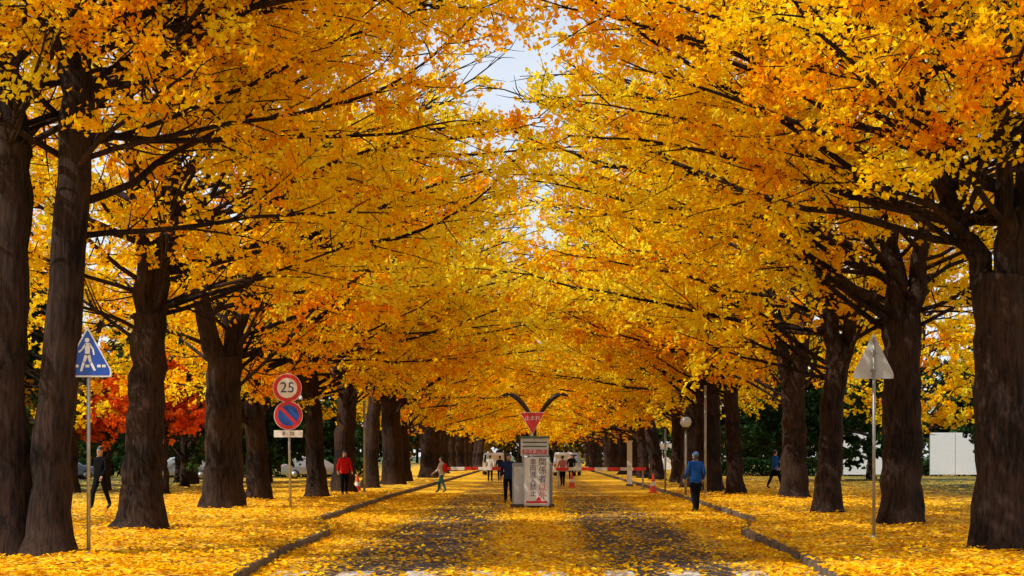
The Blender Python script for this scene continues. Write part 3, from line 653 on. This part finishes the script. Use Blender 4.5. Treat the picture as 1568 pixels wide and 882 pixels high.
def person(x,y,z,rz,H,top,trous,shoe,hairm=None,stride=0.2,arm=0.15,elbow=0.05,hat=None,bag=None):
    s=H/1.75
    V=[];E=[];Rd=[];lab=[]
    def add(p,r,par=None,l=0):
        V.append(tuple(c*s for c in p)); Rd.append(tuple(q*s for q in r) if isinstance(r,tuple) else r*s)
        if par is not None: E.append((par,len(V)-1)); lab.append(l)
        return len(V)-1
    pel=add((0,0,0.94),(0.155,0.125)); sp=add((0,0.005,1.13),(0.15,0.115),pel,0); ch=add((0,0.0,1.33),(0.175,0.125),sp,0)
    nk=add((0,0.0,1.475),(0.065,0.065),ch,0); hb=add((0,0.02,1.55),(0.07,0.08),nk,2); hm=add((0,0.02,1.64),(0.083,0.10),hb,2); ht=add((0,0.0,1.72),(0.06,0.07),hm,2)
    hands=[]
    for sd in (-1,1):
        f=stride*sd; a=-arm*sd
        hp=add((sd*0.09,0,0.86),(0.105,0.115),pel,1)
        kn=add((sd*0.10,f*0.55+0.03,0.50+abs(f)*0.02),(0.068,0.075),hp,1)
        an=add((sd*0.10,f-0.03,0.10+(0.05 if f<0 else 0)),(0.048,0.055),kn,1)
        to=add((sd*0.12,f+0.14,0.045),(0.042,0.035),an,3)
        sh=add((sd*0.185,0,1.40),(0.07,0.075),ch,0)
        el=add((sd*0.245,a*0.5-0.03,1.13),(0.052,0.055),sh,0)
        wr=add((sd*0.25,a+0.04+elbow,0.90+elbow*0.5),(0.034,0.038),el,0)
        hd=add((sd*0.25,a+0.06+elbow*1.2,0.83+elbow*0.55),(0.022,0.042),wr,2)
        hands.append((sd,V[wr],V[hd]))
    me=skin_mesh(V,E,Rd,2)
    mats=[top,trous,M_SKIN,shoe,hairm or M_HAIR]
    me.materials.clear()
    for m_ in mats: me.materials.append(m_)
    segs=[(np.array(V[a]),np.array(V[b]),l) for (a,b),l in zip(E,lab)]
    A=np.array([q[0] for q in segs]);B=np.array([q[1] for q in segs])
    for p in me.polygons:
        c=np.array(p.center); t=np.clip(((c-A)*(B-A)).sum(1)/((B-A)**2).sum(1),0,1); dd=np.linalg.norm(A+(B-A)*t[:,None]-c,axis=1)
        l=segs[int(dd.argmin())][2]
        if l==0 and c[2]<0.88*s and abs(c[0])<0.17*s: l=1
        if l==1 and c[2]>0.86*s: l=0
        if l==2 and c[2]>1.4*s:
            if c[2]>1.675*s or (c[1]<0.0 and c[2]>1.56*s): l=4
        p.material_index=l; p.use_smooth=True
    bm=bmesh.new(); bm.from_mesh(me)
    def blob(c,r,mi,sub=2):
        ret=bmesh.ops.create_icosphere(bm,subdivisions=sub,radius=1)
        for v in ret['verts']: v.co=Vector((c[0]+v.co.x*r[0],c[1]+v.co.y*r[1],c[2]+v.co.z*r[2]))*s
        for f_ in {f_ for v in ret['verts'] for f_ in v.link_faces}: f_.material_index=mi; f_.smooth=True
    blob((0,0.118,1.625),(0.014,0.02,0.026),2); 
    for sd in (-1,1): blob((sd*0.034,0.108,1.65),(0.013,0.008,0.008),4); blob((sd*0.083,0.015,1.64),(0.014,0.022,0.034),2)
    blob((0,0.112,1.585),(0.024,0.008,0.007),5)
    blob((0,-0.012,1.672),(0.094,0.108,0.085),4 if hat is None else 6)
    if hat is not None: blob((0,0.10,1.69),(0.07,0.07,0.012),6)
    for sd,wr,hd in hands:
        w=Vector(wr);h_=Vector(hd); d=(h_-w).normalized(); fw=Vector((0,1,0)); fw=(fw-d*fw.dot(d)).normalized(); inn=Vector((-sd,0,0))
        for k,(o_,ln) in enumerate(((0.026,0.072),(0.009,0.08),(-0.009,0.075),(-0.026,0.058))):
            p0=h_-d*0.01*s+fw*o_*s; p1=h_+fw*o_*s*1.15+d*ln*0.5*s; p2=p1+(d*0.8+inn*0.6).normalized()*ln*0.45*s
            fm=skin_mesh([tuple(p0),tuple(p1),tuple(p2)],[(0,1),(1,2)],[0.010*s,0.009*s,0.007*s],1)
            n0=len(bm.faces); bm.from_mesh(fm); bm.faces.ensure_lookup_table()
            for f_ in bm.faces[n0:]: f_.material_index=2
        p0=w.lerp(h_,0.7)+fw*0.02*s; p1=p0+(fw*0.8+d*0.6).normalized()*0.04*s; p2=p1+d*0.03*s
        fm=skin_mesh([tuple(p0),tuple(p1),tuple(p2)],[(0,1),(1,2)],[0.012*s,0.010*s,0.008*s],1)
        n0=len(bm.faces); bm.from_mesh(fm); bm.faces.ensure_lookup_table()
        for f_ in bm.faces[n0:]: f_.material_index=2
    if bag is not None: blob((0,-0.19,1.22),(0.15,0.10,0.22),7,3)
    out=bpy.data.meshes.new('person'); bm.to_mesh(out); bm.free()
    for m_ in mats+[M_RED,hat or M_HAIR,bag or M_BLACK]: out.materials.append(m_)
    return put('person',out,(x,y,z),rz)
def cloth(n,c): return paint(n,c,0.95,dirt=0.35,bump=0.3,scale=9,spec=0.08)
C_BLUE=cloth('blue_jacket',(0.015,0.09,0.42)); C_DK=cloth('black_trousers',(0.008,0.008,0.012)); C_BLK=cloth('black_coat',(0.006,0.005,0.006))
C_RED=cloth('red_jacket',(0.65,0.015,0.012)); C_WH=cloth('white_jacket',(0.7,0.68,0.66)); C_TEAL=cloth('teal_trousers',(0.03,0.12,0.11)); C_CAP=cloth('blue_cap',(0.10,0.2,0.4)); C_PINK=cloth('pink_jacket',(0.6,0.25,0.25)); C_NAVY=cloth('navy_jacket',(0.02,0.035,0.10))
person(4.72,46.2,0,R(15),1.8,C_BLUE,C_DK,M_BLACK,stride=0.16,arm=0.1,elbow=0.12,hat=C_CAP)
person(-12.5,45,VZ,R(160),1.82,C_BLK,C_DK,M_BLACK,stride=0.28,arm=0.2)
person(-7.5,61.5,VZ,R(200),1.75,C_RED,C_DK,M_BLACK,stride=0.15)
person(-4.2,70,0,R(70),1.62,C_WH,C_TEAL,M_BLACK,stride=0.24,arm=0.2,elbow=0.1,bag=C_RED)
person(11.0,72,VZ,R(-60),1.82,C_BLUE,C_DK,M_BLACK,stride=0.32,arm=0.25,elbow=0.1)
person(-0.95,55,0,R(180),1.75,C_NAVY,C_DK,M_BLACK,stride=0.1)
person(1.45,84,0,R(20),1.68,C_PINK,C_DK,M_BLACK,stride=0.1)
person(-2.9,100,0,R(0),1.7,C_WH,C_DK,M_BLACK,stride=0.2)
person(-2.3,101,0,R(10),1.65,C_NAVY,C_DK,M_BLACK,stride=0.2)
person(2.4,106,0,R(180),1.72,C_BLK,C_DK,M_BLACK,stride=0.2)

# ---------------------------------------------------------------- light & camera
w=bpy.data.worlds.new('World'); scene.world=w; w.use_nodes=True; nt=w.node_tree; bg=nt.nodes['Background']
sky=nt.nodes.new('ShaderNodeTexSky'); sky.sky_type='NISHITA'; sky.sun_disc=False
S=Vector((-0.62,-0.24,0.75)).normalized()
elv=math.asin(S.z); sky.sun_elevation=elv; sky.sun_rotation=math.atan2(S.x,S.y)%(2*math.pi)
tcw=nt.nodes.new('ShaderNodeTexCoord'); cn=nt.nodes.new('ShaderNodeTexNoise'); cn.inputs['Scale'].default_value=3.5; cn.inputs['Detail'].default_value=7
cr=nt.nodes.new('ShaderNodeValToRGB'); cr.color_ramp.elements[0].position=0.38; cr.color_ramp.elements[1].position=0.62
cr.color_ramp.elements[0].color=(0.45,0.45,0.45,1); cr.color_ramp.elements[1].color=(0.95,0.95,0.95,1)
mxw=nt.nodes.new('ShaderNodeMix'); mxw.data_type='RGBA'; mxw.inputs[7].default_value=(6.2,6.5,7.1,1)
nt.links.new(tcw.outputs['Generated'],cn.inputs['Vector']); nt.links.new(cn.outputs['Fac'],cr.inputs['Fac']); nt.links.new(cr.outputs['Color'],mxw.inputs[0]); nt.links.new(sky.outputs[0],mxw.inputs[6])
nt.links.new(mxw.outputs[2],bg.inputs[0]); bg.inputs[1].default_value=0.15
ld=bpy.data.lights.new('sun','SUN'); ld.energy=5.0; ld.angle=R(0.5); ld.color=(1.0,0.95,0.86)
so=bpy.data.objects.new('sun',ld); COL.objects.link(so); so.rotation_euler=(-S).to_track_quat('-Z','Y').to_euler(); so.location=(-20,-10,40)
cam=bpy.data.cameras.new('camera'); co=bpy.data.objects.new('camera',cam); COL.objects.link(co)
co.location=(0,0,1.7); co.rotation_euler=(R(90),0,0); cam.lens=55.1; cam.sensor_width=36; cam.shift_x=-0.023; cam.shift_y=0.163; cam.clip_end=3000
scene.camera=co
scene.view_settings.view_transform='Standard'; scene.view_settings.look='None'; scene.view_settings.exposure=0
